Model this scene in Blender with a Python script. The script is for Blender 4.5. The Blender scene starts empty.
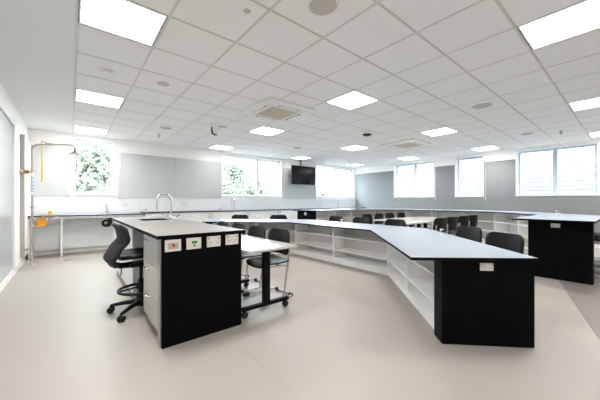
import bpy, bmesh, math, random
from mathutils import Vector, Matrix
random.seed(7)
PI = math.pi
S = bpy.context.scene
COL = S.collection

# ------------------------------------------------------------------ camera
cam = bpy.data.cameras.new('camera')
cam.sensor_width = 36.0
cam.lens = 276.5 / 600 * 36
cam.shift_y = 1.4 / 600
cam.clip_start = 0.05
co = bpy.data.objects.new('camera', cam)
co.location = (0, 0, 1.158)
co.rotation_euler = (math.radians(90), 0, math.radians(-39.66))
COL.objects.link(co)
S.camera = co

# ------------------------------------------------------------------ sky, exposure
SKY = 11.0
PANEL = 7.0
LAMP = 9.0
w = bpy.data.worlds.new('overcast_sky')
S.world = w
w.use_nodes = True
bg = w.node_tree.nodes['Background']
bg.inputs[0].default_value = (0.82, 0.92, 1.0, 1)
bg.inputs[1].default_value = SKY
S.view_settings.view_transform = 'Standard'
S.view_settings.look = 'None'
S.view_settings.gamma = 1
S.view_settings.use_curve_mapping = False
S.view_settings.exposure = 1.14
S.cycles.max_bounces = 10
S.cycles.diffuse_bounces = 6
S.cycles.transparent_max_bounces = 16
S.cycles.sample_clamp_indirect = 6

# ------------------------------------------------------------------ materials
def srgb(c):
    return tuple(((v / 255) / 12.92 if v / 255 <= 0.04045 else ((v / 255 + 0.055) / 1.055) ** 2.4) for v in c)

def mat(name, rgb, rough=0.5, metal=0.0, scale=40.0, amount=0.06, bump=0.0, spec=0.5, coat=0.0, dist=0.002):
    m = bpy.data.materials.new(name)
    m.use_nodes = True
    nt = m.node_tree
    b = nt.nodes['Principled BSDF']
    c = srgb(rgb)
    tc = nt.nodes.new('ShaderNodeTexCoord')
    n = nt.nodes.new('ShaderNodeTexNoise')
    n.inputs['Scale'].default_value = scale
    n.inputs['Detail'].default_value = 3
    nt.links.new(tc.outputs['Object'], n.inputs['Vector'])
    r = nt.nodes.new('ShaderNodeValToRGB')
    r.color_ramp.elements[0].position = 0.3
    r.color_ramp.elements[1].position = 0.7
    r.color_ramp.elements[0].color = tuple(v * (1 - amount) for v in c) + (1,)
    r.color_ramp.elements[1].color = tuple(min(1, v * (1 + amount)) for v in c) + (1,)
    nt.links.new(n.outputs['Fac'], r.inputs[0])
    nt.links.new(r.outputs[0], b.inputs['Base Color'])
    b.inputs['Roughness'].default_value = rough
    b.inputs['Metallic'].default_value = metal
    b.inputs['Specular IOR Level'].default_value = spec
    b.inputs['Coat Weight'].default_value = coat
    if bump:
        bp = nt.nodes.new('ShaderNodeBump')
        bp.inputs['Strength'].default_value = bump
        bp.inputs['Distance'].default_value = dist
        nt.links.new(n.outputs['Fac'], bp.inputs['Height'])
        nt.links.new(bp.outputs[0], b.inputs['Normal'])
    return m

def emit(name, rgb, strength):
    m = bpy.data.materials.new(name)
    m.use_nodes = True
    nt = m.node_tree
    nt.nodes.remove(nt.nodes['Principled BSDF'])
    e = nt.nodes.new('ShaderNodeEmission')
    e.inputs[0].default_value = srgb(rgb) + (1,)
    e.inputs[1].default_value = strength
    nt.links.new(e.outputs[0], nt.nodes['Material Output'].inputs[0])
    return m

def glass(name):
    m = bpy.data.materials.new(name)
    m.use_nodes = True
    nt = m.node_tree
    nt.nodes.remove(nt.nodes['Principled BSDF'])
    t = nt.nodes.new('ShaderNodeBsdfTransparent')
    t.inputs[0].default_value = (0.94, 0.97, 0.97, 1)
    g = nt.nodes.new('ShaderNodeBsdfGlossy')
    g.inputs['Roughness'].default_value = 0.02
    f = nt.nodes.new('ShaderNodeFresnel')
    f.inputs[0].default_value = 1.45
    mx = nt.nodes.new('ShaderNodeMixShader')
    ge = nt.nodes.new('ShaderNodeNewGeometry')
    inv = nt.nodes.new('ShaderNodeMath'); inv.operation = 'SUBTRACT'; inv.inputs[0].default_value = 1.0
    nt.links.new(ge.outputs['Backfacing'], inv.inputs[1])
    mu = nt.nodes.new('ShaderNodeMath'); mu.operation = 'MULTIPLY'
    nt.links.new(f.outputs[0], mu.inputs[0]); nt.links.new(inv.outputs[0], mu.inputs[1])
    nt.links.new(mu.outputs[0], mx.inputs[0])
    nt.links.new(t.outputs[0], mx.inputs[1])
    nt.links.new(g.outputs[0], mx.inputs[2])
    nt.links.new(mx.outputs[0], nt.nodes['Material Output'].inputs[0])
    return m

M = dict(
    floor=mat('beige_vinyl', (168, 162, 154), 0.42, scale=180, amount=0.07, spec=0.45),
    seam=mat('tan_weld', (186, 158, 126), 0.5, amount=0.03),
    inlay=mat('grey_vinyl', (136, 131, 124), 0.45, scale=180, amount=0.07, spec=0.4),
    wall=mat('cream_paint', (249, 248, 245), 0.8, scale=30, amount=0.015),
    bulk=mat('white_plaster', (228, 227, 224), 0.85, scale=30, amount=0.01),
    tile=mat('mineral_tile', (234, 231, 229), 0.95, scale=220, amount=0.05, bump=0.15),
    railw=mat('white_rail', (212, 209, 201), 0.5, amount=0.02),
    railx=mat('beige_rail', (206, 202, 193), 0.6, amount=0.02),
    board=mat('grey_pinboard', (200, 203, 203), 0.9, scale=300, amount=0.06, bump=0.1),
    boardr=mat('backlit_grey_pinboard', (136, 139, 141), 0.9, scale=300, amount=0.06, bump=0.1),  # grey pinboard again, the backlit right wall's shade put into its colour
    splash=mat('white_back_painted_glass', (232, 234, 233), 0.12, amount=0.01, spec=0.5),
    whiteb=mat('glossy_whiteboard', (188, 194, 197), 0.1, amount=0.01),
    trimw=mat('white_gloss_trim', (238, 239, 240), 0.35, amount=0.01),
    alu=mat('powder_coated_aluminium', (176, 188, 203), 0.4, amount=0.02),
    laminate=mat('white_laminate', (246, 247, 249), 0.38, scale=120, amount=0.02),
    shelfb=mat('grey_back_laminate', (220, 218, 215), 0.5, scale=120, amount=0.02),
    drawerl=mat('shaded_white_laminate', (197, 194, 188), 0.4, scale=120, amount=0.02),  # white drawer fronts, darkened in colour for the shade they stand in
    shelfl=mat('pale_grey_laminate', (248, 247, 245), 0.45, scale=120, amount=0.02),
    top1=mat('pale_stone_laminate', (141, 138, 134), 0.42, scale=160, amount=0.04),
    top2=mat('window_tinted_white_laminate', (152, 159, 170), 0.4, scale=160, amount=0.02, spec=0.12),  # white worktops; blue cast of the window reflection mixed into the colour
    edge=mat('black_compact_core', (8, 8, 9), 0.5, amount=0.1, spec=0.08),
    black=mat('black_laminate', (9, 9, 11), 0.5, scale=90, amount=0.12, spec=0.05),
    blackp=mat('black_plastic', (15, 15, 16), 0.45, scale=200, amount=0.15, spec=0.25),
    blackm=mat('black_mesh_fabric', (21, 21, 23), 0.75, scale=420, amount=0.5, bump=0.4),
    rubber=mat('black_rubber', (17, 17, 18), 0.7, amount=0.1),
    bmetal=mat('black_powder_coat', (9, 9, 10), 0.5, amount=0.1, spec=0.12),
    silver=mat('silver_tube', (200, 196, 188), 0.32, 0.75, amount=0.04),
    chrome=mat('chrome', (210, 212, 215), 0.12, 1.0, amount=0.02),
    steel=mat('brushed_steel', (176, 172, 166), 0.3, 0.9, scale=90, amount=0.06),
    pipe=mat('galvanised_grey_pipe', (176, 168, 158), 0.4, 0.4, amount=0.06),
    brass=mat('brass', (150, 110, 60), 0.35, 0.9, amount=0.08),
    yellow=mat('safety_yellow', (246, 196, 30), 0.5, amount=0.04),
    orange=mat('tag_orange', (240, 160, 20), 0.5, amount=0.04),
    red=mat('red_plastic', (196, 22, 26), 0.4, amount=0.04),
    green=mat('green_plastic', (40, 120, 60), 0.4, amount=0.04),
    outlet=mat('outlet_white', (222, 216, 208), 0.4, amount=0.02),
    switch=mat('switch_grey', (176, 170, 162), 0.45, amount=0.02),
    grille=mat('beige_grille', (201, 190, 170), 0.6, amount=0.03),
    acw=mat('white_abs', (232, 230, 226), 0.45, amount=0.015),
    dark=mat('dark_slot', (48, 44, 40), 0.7, amount=0.1),
    greyd=mat('grey_speaker_mesh', (190, 184, 176), 0.85, scale=400, amount=0.15),
    greyc=mat('grey_speaker_cone', (192, 184, 175), 0.85, scale=400, amount=0.12),
    screen=mat('black_screen', (8, 10, 14), 0.14, scale=3, amount=0.2, spec=0.2),
    lens=mat('dark_dome_lens', (20, 20, 22), 0.08, amount=0.1),
    signb=mat('white_label', (235, 238, 242), 0.4, amount=0.02),
    blue=mat('blue_print', (60, 90, 160), 0.4, amount=0.05),
    leaf=mat('leaf_green', (124, 130, 112), 0.6, scale=1.5, amount=0.45),
    leaf2=mat('leaf_blue_green', (116, 125, 122), 0.6, scale=1.5, amount=0.4),
    bark=mat('bark', (120, 104, 90), 0.9, scale=12, amount=0.3),
    ground=mat('outside_paving', (96, 96, 93), 0.9, scale=6, amount=0.1),
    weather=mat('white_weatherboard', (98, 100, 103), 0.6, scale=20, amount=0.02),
    glass=glass('window_glass'),
    panel=emit('light_diffuser', (255, 253, 250), PANEL),
    paneld=emit('dimmed_light_diffuser', (255, 253, 250), PANEL*0.28),
)

# ------------------------------------------------------------------ mesh builder
class MB:
    def __init__(self):
        self.v, self.f, self.m, self.s = [], [], [], []
    def add(self, vs, fs, mi=0, smooth=False):
        o = len(self.v)
        self.v += [tuple(p) for p in vs]
        for q in fs:
            self.f.append([i + o for i in q]); self.m.append(mi); self.s.append(smooth)
        return self
    def box(self, x0, x1, y0, y1, z0, z1, mi=0, top=None):
        vs = [(x0,y0,z0),(x1,y0,z0),(x1,y1,z0),(x0,y1,z0),(x0,y0,z1),(x1,y0,z1),(x1,y1,z1),(x0,y1,z1)]
        self.add(vs, [(0,3,2,1),(0,1,5,4),(1,2,6,5),(2,3,7,6),(3,0,4,7)], mi)
        self.add(vs[4:], [(0,1,2,3)], mi if top is None else top)
        return self
    def bbox(self, x0, x1, y0, y1, z0, z1, b=0.004, mi=0, seg=2):
        bm = bmesh.new()
        bmesh.ops.create_cube(bm, size=1)
        for v in bm.verts:
            v.co = ((x0+x1)/2 + v.co.x*(x1-x0), (y0+y1)/2 + v.co.y*(y1-y0), (z0+z1)/2 + v.co.z*(z1-z0))
        bmesh.ops.bevel(bm, geom=bm.edges[:], offset=b, segments=seg, affect='EDGES', profile=0.6)
        bm.verts.index_update()
        self.add([v.co[:] for v in bm.verts], [[v.index for v in f.verts] for f in bm.faces], mi)
        bm.free()
        return self
    def prism(self, pts, z0, z1, mi=0, top=None):
        n = len(pts)
        a = sum(pts[i][0]*pts[(i+1)%n][1]-pts[(i+1)%n][0]*pts[i][1] for i in range(n))
        if a < 0: pts = pts[::-1]
        vs = [(x,y,z0) for x,y in pts] + [(x,y,z1) for x,y in pts]
        self.add(vs, [tuple(range(n))[::-1]] + [(i,(i+1)%n,n+(i+1)%n,n+i) for i in range(n)], mi)
        self.add(vs[n:], [tuple(range(n))], mi if top is None else top)
        return self
    def tube(self, path, r, n=8, mi=0, cap=True, closed=False):
        P = [Vector(p) for p in path]
        R = r if isinstance(r, (list, tuple)) else [r]*len(P)
        k = len(P); rings = []
        up = None
        for i, p in enumerate(P):
            if closed: t = (P[(i+1)%k]-P[i-1]).normalized()
            else: t = (P[min(i+1,k-1)]-P[max(i-1,0)]).normalized()
            if up is None:
                up = Vector((0,0,1)) if abs(t.z) < 0.9 else Vector((1,0,0))
            a = (up - t*up.dot(t)).normalized(); up = a
            b = t.cross(a)
            rings.append([p + (a*math.cos(2*PI*j/n)+b*math.sin(2*PI*j/n))*R[i] for j in range(n)])
        vs = [q for ring in rings for q in ring]
        fs = []
        for i in range(k if closed else k-1):
            for j in range(n):
                a0 = i*n+j; a1 = i*n+(j+1)%n; b0 = ((i+1)%k)*n+j; b1 = ((i+1)%k)*n+(j+1)%n
                fs.append((a0,a1,b1,b0))
        self.add(vs, fs, mi, True)
        if cap and not closed:
            self.add(rings[0], [tuple(range(n))[::-1]], mi); self.add(rings[-1], [tuple(range(n))], mi)
        return self
    def lathe(self, prof, c=(0,0,0), n=20, mi=0, axis='z', smooth=True, cap=True):
        vs, fs = [], []
        for (r, z) in prof:
            for j in range(n):
                x, y = r*math.cos(2*PI*j/n), r*math.sin(2*PI*j/n)
                q = (x,y,z) if axis == 'z' else ((z,x,y) if axis == 'x' else (y,z,x))
                vs.append((q[0]+c[0],q[1]+c[1],q[2]+c[2]))
        for i in range(len(prof)-1):
            for j in range(n):
                fs.append((i*n+j, i*n+(j+1)%n, (i+1)*n+(j+1)%n, (i+1)*n+j))
        self.add(vs, fs, mi, smooth)
        if cap: self.add(vs[:n], [tuple(range(n))[::-1]], mi); self.add(vs[-n:], [tuple(range(n))], mi)
        return self
    def build(self, name, mats, parent=None, loc=(0,0,0), rz=0):
        me = bpy.data.meshes.new(name)
        me.from_pydata(self.v, [], self.f)
        for m in (mats if isinstance(mats, (list, tuple)) else [mats]): me.materials.append(M[m])
        me.polygons.foreach_set('material_index', self.m)
        me.polygons.foreach_set('use_smooth', self.s)
        me.update()
        bm = bmesh.new(); bm.from_mesh(me); bmesh.ops.recalc_face_normals(bm, faces=bm.faces[:]); bm.to_mesh(me); bm.free()
        return link(name, me, parent, loc, rz)

def link(name, me, parent=None, loc=(0,0,0), rz=0):
    o = bpy.data.objects.new(name, me)
    COL.objects.link(o)
    o.parent = parent; o.location = loc; o.rotation_euler = (0,0,rz)
    return o

def thing(name, label, cat, loc=(0,0,0), rz=0, group=None):
    o = bpy.data.objects.new(name, None)
    o.empty_display_size = 0.1
    COL.objects.link(o)
    o.location = loc; o.rotation_euler = (0,0,rz)
    return tag(o, label, cat, group)

def tag(o, label, cat, group=None):
    o['label'] = label; o['category'] = cat
    if group: o['group'] = group
    return o

def struct(o):
    o['kind'] = 'structure'
    return o

def sempty(name, loc=(0,0,0), rz=0):
    o = bpy.data.objects.new(name, None); COL.objects.link(o)
    o.location = loc; o.rotation_euler = (0,0,rz)
    return struct(o)

def dup(root, loc, rz, label, group=None, scale=None):
    r = root.copy(); COL.objects.link(r); r.location = loc; r.rotation_euler = (0,0,rz)
    r['label'] = label
    if group: r['group'] = group
    if scale: r.scale = scale
    for ch in list(root.children):
        c = ch.copy(); COL.objects.link(c); c.parent = r
        for g in list(ch.children):
            d = g.copy(); COL.objects.link(d); d.parent = c
    return r

def box(name, m, x0, x1, y0, y1, z0, z1, parent=None, b=0.0):
    q = MB()
    if b: q.bbox(x0,x1,y0,y1,z0,z1,b)
    else: q.box(x0,x1,y0,y1,z0,z1)
    return q.build(name, m, parent)

def arc(c, r, a0, a1, n, plane='xz'):
    out = []
    for i in range(n+1):
        a = a0+(a1-a0)*i/n
        u, v = r*math.cos(a), r*math.sin(a)
        out.append((c[0]+u, c[1], c[2]+v) if plane == 'xz' else ((c[0]+u, c[1]+v, c[2]) if plane == 'xy' else (c[0], c[1]+u, c[2]+v)))
    return out

# ------------------------------------------------------------------ room
XL, XR, YF, YB, CZ = -0.70, 10.10, -1.30, 8.18, 2.70
WT = 0.22
fl = struct(box('floor', 'floor', XL-0.2, XR+WT, YF-0.2, YB+WT, -0.15, 0.0))
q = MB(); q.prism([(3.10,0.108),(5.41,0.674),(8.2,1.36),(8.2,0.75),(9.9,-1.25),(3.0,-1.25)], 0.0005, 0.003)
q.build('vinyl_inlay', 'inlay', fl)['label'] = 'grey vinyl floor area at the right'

q = MB(); q.box(1.0385, 1.0435, YF, 2.35, 0.0, 0.001)
q.build('weld_seam', 'seam', fl)

def wall_with_openings(name, L, ops, loc, rz):
    q = MB(); x = 0
    for (a, b, z0, z1) in ops:
        if a > x: q.box(x, a, 0, WT, 0, 2.85)
        q.box(a, b, 0, WT, 0, z0); q.box(a, b, 0, WT, z1, 2.85)
        x = b
    q.box(x, L, 0, WT, 0, 2.85)
    return struct(q.build(name, 'wall', None, loc, rz))

Z0, Z1 = 1.31, 2.645
back_ops = [(0.0-XL, 0.86-XL), (3.60-XL, 5.93-XL), (7.60-XL, 10.0-XL)]
wall_with_openings('wall_back', XR-XL, [(a,b,Z0,Z1) for a,b in back_ops], (XL, YB, 0), 0)
right_ops = [(YB-6.20, YB-4.58), (YB-3.89, YB-3.05), (YB-2.21, YB-0.55)]
wall_with_openings('wall_right', YB-YF, [(a,b,Z0,Z1) for a,b in right_ops], (XR, YB, 0), -PI/2)
struct(box('wall_left', 'wall', XL-0.2, XL, YF-0.2, YB, 0, 2.85))
struct(box('wall_front', 'wall', XL, XR, YF-0.2, YF, 0, 2.85))

def window(name, a0, L, panes, root_loc, rz, fm='trimw'):
    r = sempty(name, root_loc, rz)
    for x0, x1 in ((0, 0.03), (L-0.03, L)):
        box('jamb', 'trimw', x0, x1, -0.012, WT, Z0, Z1, r)
    box('head', 'trimw', 0.03, L-0.03, -0.012, WT, Z1-0.03, Z1, r)
    box('window_sill', 'trimw', -0.0, L, -0.03, WT, Z0, Z0+0.03, r)
    y0, y1 = 0.13, 0.19
    for (p0, p1, fw) in panes:
        f = MB()
        f.box(p0, p0+fw, y0, y1, Z0+0.03, Z1-0.03); f.box(p1-fw, p1, y0, y1, Z0+0.03, Z1-0.03)
        f.box(p0+fw, p1-fw, y0, y1, Z0+0.03, Z0+0.03+fw); f.box(p0+fw, p1-fw, y0, y1, Z1-0.03-fw, Z1-0.03)
        fo = f.build('window_frame', fm, r)
        box('pane', 'glass', p0+fw, p1-fw, 0.157, 0.163, Z0+0.03+fw, Z1-0.03-fw, fo)
    return r

window('window_1', 0, 0.86, [(0.03, 0.83, 0.045)], (0.0, YB, 0), 0)
window('window_2', 0, 2.33, [(0.03, 1.36, 0.035), (1.36, 2.30, 0.06)], (3.60, YB, 0), 0)
window('window_3', 0, 2.40, [(0.03, 1.30, 0.035), (1.30, 2.37, 0.06)], (7.60, YB, 0), 0)
window('window_4', 0, 1.62, [(0.03, 0.83, 0.05), (0.83, 1.59, 0.05)], (XR, 6.20, 0), -PI/2, 'alu')
window('window_5', 0, 0.84, [(0.03, 0.81, 0.055)], (XR, 3.89, 0), -PI/2, 'alu')
window('window_6', 0, 1.66, [(0.03, 0.84, 0.045), (0.84, 1.63, 0.045)], (XR, 2.21, 0), -PI/2, 'alu')

# grey pinboards, white splashback and skirtings: pieces of the walls
def trim(n, m, *a, **k): return struct(box('trim_%d' % n, m, *a, **k))
trim(1, 'board', XL+0.03, -0.02, YB-0.016, YB, 1.275, 2.365)
trim(2, 'board', 0.89, 2.235, YB-0.016, YB, 1.25, 2.375)
trim(3, 'board', 2.24, 3.585, YB-0.016, YB, 1.25, 2.375)
trim(4, 'board', 5.945, 7.585, YB-0.016, YB, 1.25, 2.39)
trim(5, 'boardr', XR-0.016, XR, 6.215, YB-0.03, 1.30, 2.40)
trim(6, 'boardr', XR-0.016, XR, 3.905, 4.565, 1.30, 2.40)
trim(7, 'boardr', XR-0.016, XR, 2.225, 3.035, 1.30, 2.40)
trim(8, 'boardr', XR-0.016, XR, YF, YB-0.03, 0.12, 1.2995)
for k, (a, b) in enumerate([(XL, 1.38), (1.382, 3.59), (3.592, 5.94), (5.942, 8.0), (8.002, XR)]):
    trim(10+k, 'splash', a, b, YB-0.008, YB, 0.9, 1.246)
struct(box('baseboard_back', 'shelfl', XL, 1.38, YB-0.012, YB, 0, 0.1))
struct(box('baseboard_right', 'shelfl', XR-0.012, XR, YF, YB, 0, 0.1))
struct(box('baseboard_left', 'shelfl', XL, XL+0.012, YF, YB, 0, 0.1))

# left wall: glossy white board with frame, then a slim projecting pinboard
wb = sempty('trim_20', (XL, 0, 0))
box('glass_board', 'whiteb', 0, 0.012, YF+0.1, 6.13, 0.12, 2.33, wb)
box('edge_frame', 'trimw', 0, 0.03, 6.135, 6.24, 0.1, 2.43, wb)
box('top_frame', 'trimw', 0, 0.03, YF+0.1, 6.13, 2.335, 2.40, wb)
pb = sempty('trim_21', (XL, 0, 0))
box('board_edge', 'switch', 0, 0.06, 7.0, 7.04, 0.14, 2.36, pb)
box('board', 'shelfl', 0, 0.05, 7.04, 8.15, 0.14, 2.36, pb)

# ceiling: slab, plaster strip at the left, tiles and rails
GX, GY, T = 2.0625*0.6, 3.1186*0.6, 0.6
ce = struct(box('ceiling', 'bulk', XL, XR, YF, YB, 2.80, 2.90))
x_edge = GX-2*T
box('plaster_strip', 'bulk', XL, x_edge, YF, YB, CZ, 2.79, ce)
lights = [(-2,-3),(-2,1),(-2,5),(-2,9),(3,-3),(3,1),(3,5),(3,9),(8,-3),(8,1),(8,5),(8,9),(13,-3),(13,1),(13,5),(13,9)]
lights = [l for l in lights if l != (8,9) or True]
tiles = {}
def tile_mesh(wd, hd):
    key = (round(wd,3), round(hd,3))
    if key not in tiles:
        e, c = 0.0095, 0.003
        x0, x1, y0, y1 = e, wd-e, e, hd-e
        z0, z1 = -0.002, 0.016
        vs = [(x0+c,y0+c,z0),(x1-c,y0+c,z0),(x1-c,y1-c,z0),(x0+c,y1-c,z0),
              (x0,y0,z0+c),(x1,y0,z0+c),(x1,y1,z0+c),(x0,y1,z0+c),(x0,y0,z1),(x1,y0,z1),(x1,y1,z1),(x0,y1,z1)]
        fs = [(3,2,1,0)] + [(i,(i+1)%4,4+(i+1)%4,4+i) for i in range(4)] + [(4+i,4+(i+1)%4,8+(i+1)%4,8+i) for i in range(4)] + [(8,9,10,11)]
        me = bpy.data.meshes.new('ceiling_tile'); me.from_pydata(vs, [], fs); me.materials.append(M['tile'])
        tiles[key] = me
    return tiles[key]
for i in range(-2, 15):
    for j in range(-6, 11):
        if (i, j) in lights: continue
        X0, X1 = GX+i*T, min(GX+(i+1)*T, XR)
        Y0, Y1 = max(GY+j*T, YF), min(GY+(j+1)*T, YB)
        if X1-X0 < 0.06 or Y1-Y0 < 0.06: continue
        link('ceiling_tile', tile_mesh(X1-X0, Y1-Y0), ce, (X0, Y0, CZ+0.004))
me_y = None
for i in range(-2, 15):
    X = GX+i*T
    if me_y is None:
        q = MB(); q.box(-0.0095, 0.0095, YF, YB, CZ-0.001, CZ+0.008); q.box(-0.0012, 0.0012, YF, YB, CZ+0.008, CZ+0.05)
        o = q.build('main_rail', 'railw', ce, (X,0,0)); me_y = o.data
    else: link('main_rail', me_y, ce, (X,0,0))
me_x = None
for j in range(-5, 11):
    Y = GY+j*T
    if Y < YF+0.02 or Y > YB-0.02: continue
    if me_x is None:
        q = MB(); q.box(x_edge+0.012, XR, -0.0085, 0.0085, CZ-0.0005, CZ+0.008); q.box(x_edge+0.012, XR, -0.0012, 0.0012, CZ+0.009, CZ+0.045)
        o = q.build('cross_rail', 'railx', ce, (0,Y,0)); me_x = o.data
    else: link('cross_rail', me_x, ce, (0,Y,0))

# ------------------------------------------------------------------ ceiling lights
lab = {(-2,-3):'square ceiling light panel beside the plaster strip, just behind the viewer',
 (-2,1):'ceiling light panel at the top left, cut by the frame, beside the plaster strip',
 (-2,5):'ceiling light panel beside the plaster strip, second from the window wall',
 (-2,9):'ceiling light panel right above the leftmost window, beside the plaster strip',
 (3,-3):'ceiling light panel at the top right, largest of the right-hand ones',
 (3,1):'square ceiling light panel above the middle of the room, right of the nearer cassette unit',
 (3,5):'ceiling light panel just behind the nearer air-conditioning cassette',
 (3,9):'washed-out ceiling light panel before the second window from the left',
 (8,-3):'ceiling light panel at the right edge, second behind the large top right one',
 (8,1):'ceiling light panel to the right of the farther air-conditioning cassette',
 (8,5):'ceiling light panel left of the farther air-conditioning cassette, above the third back window',
 (8,9):'faint ceiling light panel right in front of the wall-hung television',
 (13,-3):'ceiling light panel at the right edge before the rightmost window',
 (13,1):'ceiling light panel before the single-pane window of the right wall',
 (13,5):'ceiling light panel before the double window of the right wall nearest the corner',
 (13,9):'ceiling light panel in the far corner between back and right windows'}
proto = None
for (i, j) in lights:
    X0, Y0 = GX+i*T, GY+j*T
    X1, Y1 = min(X0+T, XR), min(Y0+T, YB-0.02)
    if proto is None:
        t = thing('ceiling_light', lab[(i,j)], 'light', (X0+0.3, Y0+0.3, CZ), 0, 'square light panels in the tiled ceiling')
        f = MB(); a, b = 0.284, 0.272
        f.box(-a,-b,-a,a,0.001,0.04); f.box(b,a,-a,a,0.001,0.04); f.box(-b,b,-a,-b,0.001,0.04); f.box(-b,b,b,a,0.001,0.04)
        f.build('frame', 'trimw', t)
        box('diffuser', 'panel', -b, b, -b, b, 0.006, 0.012, t)
        box('housing', 'trimw', -b, b, -b, b, 0.014, 0.05, t)
        lamp = bpy.data.lights.new('panel_lamp', 'AREA')
        lamp.shape = 'SQUARE'; lamp.size = 0.54; lamp.energy = LAMP; lamp.spread = math.radians(140); lamp.color = (1.0, 0.985, 0.955)
        lo = link('panel_lamp', lamp, t, (0, 0, 0.003))
        proto = t
    else:
        r = dup(proto, (X0+0.3, Y0+0.3, CZ), 0, lab[(i,j)])
        if j == 9 and i > 0:      # the row along the windows is dimmed
            for ch in r.children:
                if ch.type == 'LIGHT':
                    ch.data = lamp.copy(); ch.data.energy = LAMP*0.28
                elif ch.name.startswith('diffuser'):
                    ch.data = ch.data.copy(); ch.data.materials[0] = M['paneld']

# ------------------------------------------------------------------ air-conditioning cassettes
def cassette(loc, label):
    t = thing('air_conditioner', label, 'air conditioner', loc, 0, 'ceiling cassette units')
    q = MB(); q.bbox(-0.45,0.45,-0.45,0.45,-0.034,0.0,0.004); q.build('panel', 'acw', t)
    # rounded square ring with a raised rim
    def rs(a, r, z, n=6):
        out = []
        for k, (cx, cy) in enumerate(((a-r,a-r),(-(a-r),a-r),(-(a-r),-(a-r)),(a-r,-(a-r)))):
            for s in range(n+1):
                an = k*PI/2 + s/n*PI/2
                out.append((cx+r*math.cos(an), cy+r*math.sin(an), z))
        return out
    q = MB()
    loops = [rs(0.40,0.20,-0.020), rs(0.385,0.195,-0.034), rs(0.34,0.15,-0.036), rs(0.335,0.145,-0.020)]
    n = len(loops[0])
    q.add([p for l in loops for p in l], [(i*n+j, i*n+(j+1)%n, (i+1)*n+(j+1)%n, (i+1)*n+j) for i in range(3) for j in range(n)], 0, True)
    q.build('outlet_ring', 'acw', t)
    for k in range(4):
        c, s = math.cos(k*PI/2), math.sin(k*PI/2)
        pts = [(0.325,-0.16),(0.332,-0.16),(0.332,0.16),(0.325,0.16)]
        q = MB(); q.prism([(x*c-y*s, x*s+y*c) for x, y in pts], -0.0355, -0.0335); q.build('vane_gap', 'switch', t)
        a = PI/4+k*PI/2
        for da in (-0.30, 0.30):
            q = MB(); q.prism([((0.372+u)*math.cos(a+da+v), (0.372+u)*math.sin(a+da+v)) for u, v in ((0,-0.035),(0.02,-0.035),(0.02,0.035),(0,0.035))], -0.041, -0.034); q.build('air_slot', 'dark', t)
    box('vane_plate', 'acw', -0.31, 0.31, -0.31, 0.31, -0.034, -0.020, t, 0.004)
    g = MB(); g.box(-0.25,0.25,-0.25,0.25,-0.038,-0.034)
    gr = g.build('grille', 'grille', t)
    s0 = None
    for k in range(8):
        y = -0.215+k*0.0614
        if s0 is None: s0 = box('slat', 'grille', -0.24, 0.24, -0.020, 0.020, -0.046, -0.038, gr, 0.002); s0.location.y = y
        else: link('slat', s0.data, gr, (0, y, 0))
    for ch in t.children:
        if not ch.name.startswith('panel'): ch.location.z = -0.014
    return t
cassette((2.69, 3.86, CZ-0.002), 'white square air-conditioning cassette in the ceiling, the nearer and larger-looking one')
cassette((6.89, 3.86, CZ-0.002), 'white square air-conditioning cassette in the ceiling, the farther one')

# ------------------------------------------------------------------ small ceiling fittings
def disc(name, label, cat, x, y, r, m, rim=True, drop=0.012, group=None):
    t = thing(name, label, cat, (x, y, CZ+0.002), 0, group)
    q = MB(); q.lathe([(r,0.0),(r*0.99,-drop*0.7),(r*0.93,-drop),(r*0.86,-drop*0.9),(r*0.855,-drop*0.1)], n=28, cap=False); q.build('rim', 'acw' if rim else m, t)
    q = MB(); q.lathe([(r*0.853,-drop*0.75),(r*0.6,-drop*0.72),(0.02,-drop*0.7)], n=28); q.build('cover', m, t)
    return t
sp = 'round speakers in the ceiling tiles'
t = disc('ceiling_speaker', 'large round ceiling speaker with a pale rim, at the top middle', 'speaker', 1.525, 1.556, 0.128, 'greyc', group=sp)
q = MB(); q.bbox(-0.009,0.009,-0.004,0.004,-0.012,-0.009,0.001); q.build('badge', 'steel', t)
disc('ceiling_speaker', 'small grey disc in the ceiling right of the white smoke detector', 'speaker', 0.933, 3.944, 0.075, 'greyd', False, 0.006, sp)
disc('ceiling_speaker', 'grey round speaker in the ceiling before the back wall pinboard', 'speaker', 1.54, 6.27, 0.115, 'greyd', False, 0.006, sp)
disc('ceiling_speaker', 'grey round speaker in the ceiling right of the middle, clearest of the right-hand ones', 'speaker', 5.117, 1.563, 0.14, 'greyd', False, 0.006, sp)
disc('ceiling_speaker', 'faint grey round speaker in the ceiling before the rightmost window', 'speaker', 8.035, 1.555, 0.12, 'greyd', False, 0.006, sp)
disc('ceiling_speaker', 'faint round speaker in the ceiling left of the wall-hung television', 'speaker', 5.03, 6.2, 0.12, 'greyd', False, 0.006, sp)
disc('ceiling_cover', 'tiny grey round cover in the ceiling tile left of the large speaker', 'cover', 1.10, 2.0, 0.03, 'greyd', False, 0.004)
t = disc('smoke_detector', 'white round smoke detector between two light panels at the left', 'smoke detector', 0.327, 3.943, 0.075, 'acw', True, 0.02)
q = MB(); q.lathe([(0.045,-0.014),(0.042,-0.034),(0.03,-0.04)], n=20); q.build('sensor_head', 'acw', t)
q = MB(); q.lathe([(0.0455,-0.018),(0.046,-0.022),(0.0455,-0.026)], n=20); q.build('sensor_slot', 'switch', t)
def sprinkler(x, y, label):
    t = thing('sprinkler', label, 'sprinkler', (x, y, CZ), 0)
    q = MB(); q.lathe([(0.04,0.0),(0.035,-0.008),(0.015,-0.012),(0.012,-0.04),(0.03,-0.045),(0.03,-0.05)], n=14); q.build('head', 'switch', t)
    q = MB(); q.lathe([(0.008,-0.012),(0.006,-0.07),(0.028,-0.072),(0.028,-0.076)], n=12); q.build('deflector', 'steel', t)
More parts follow.
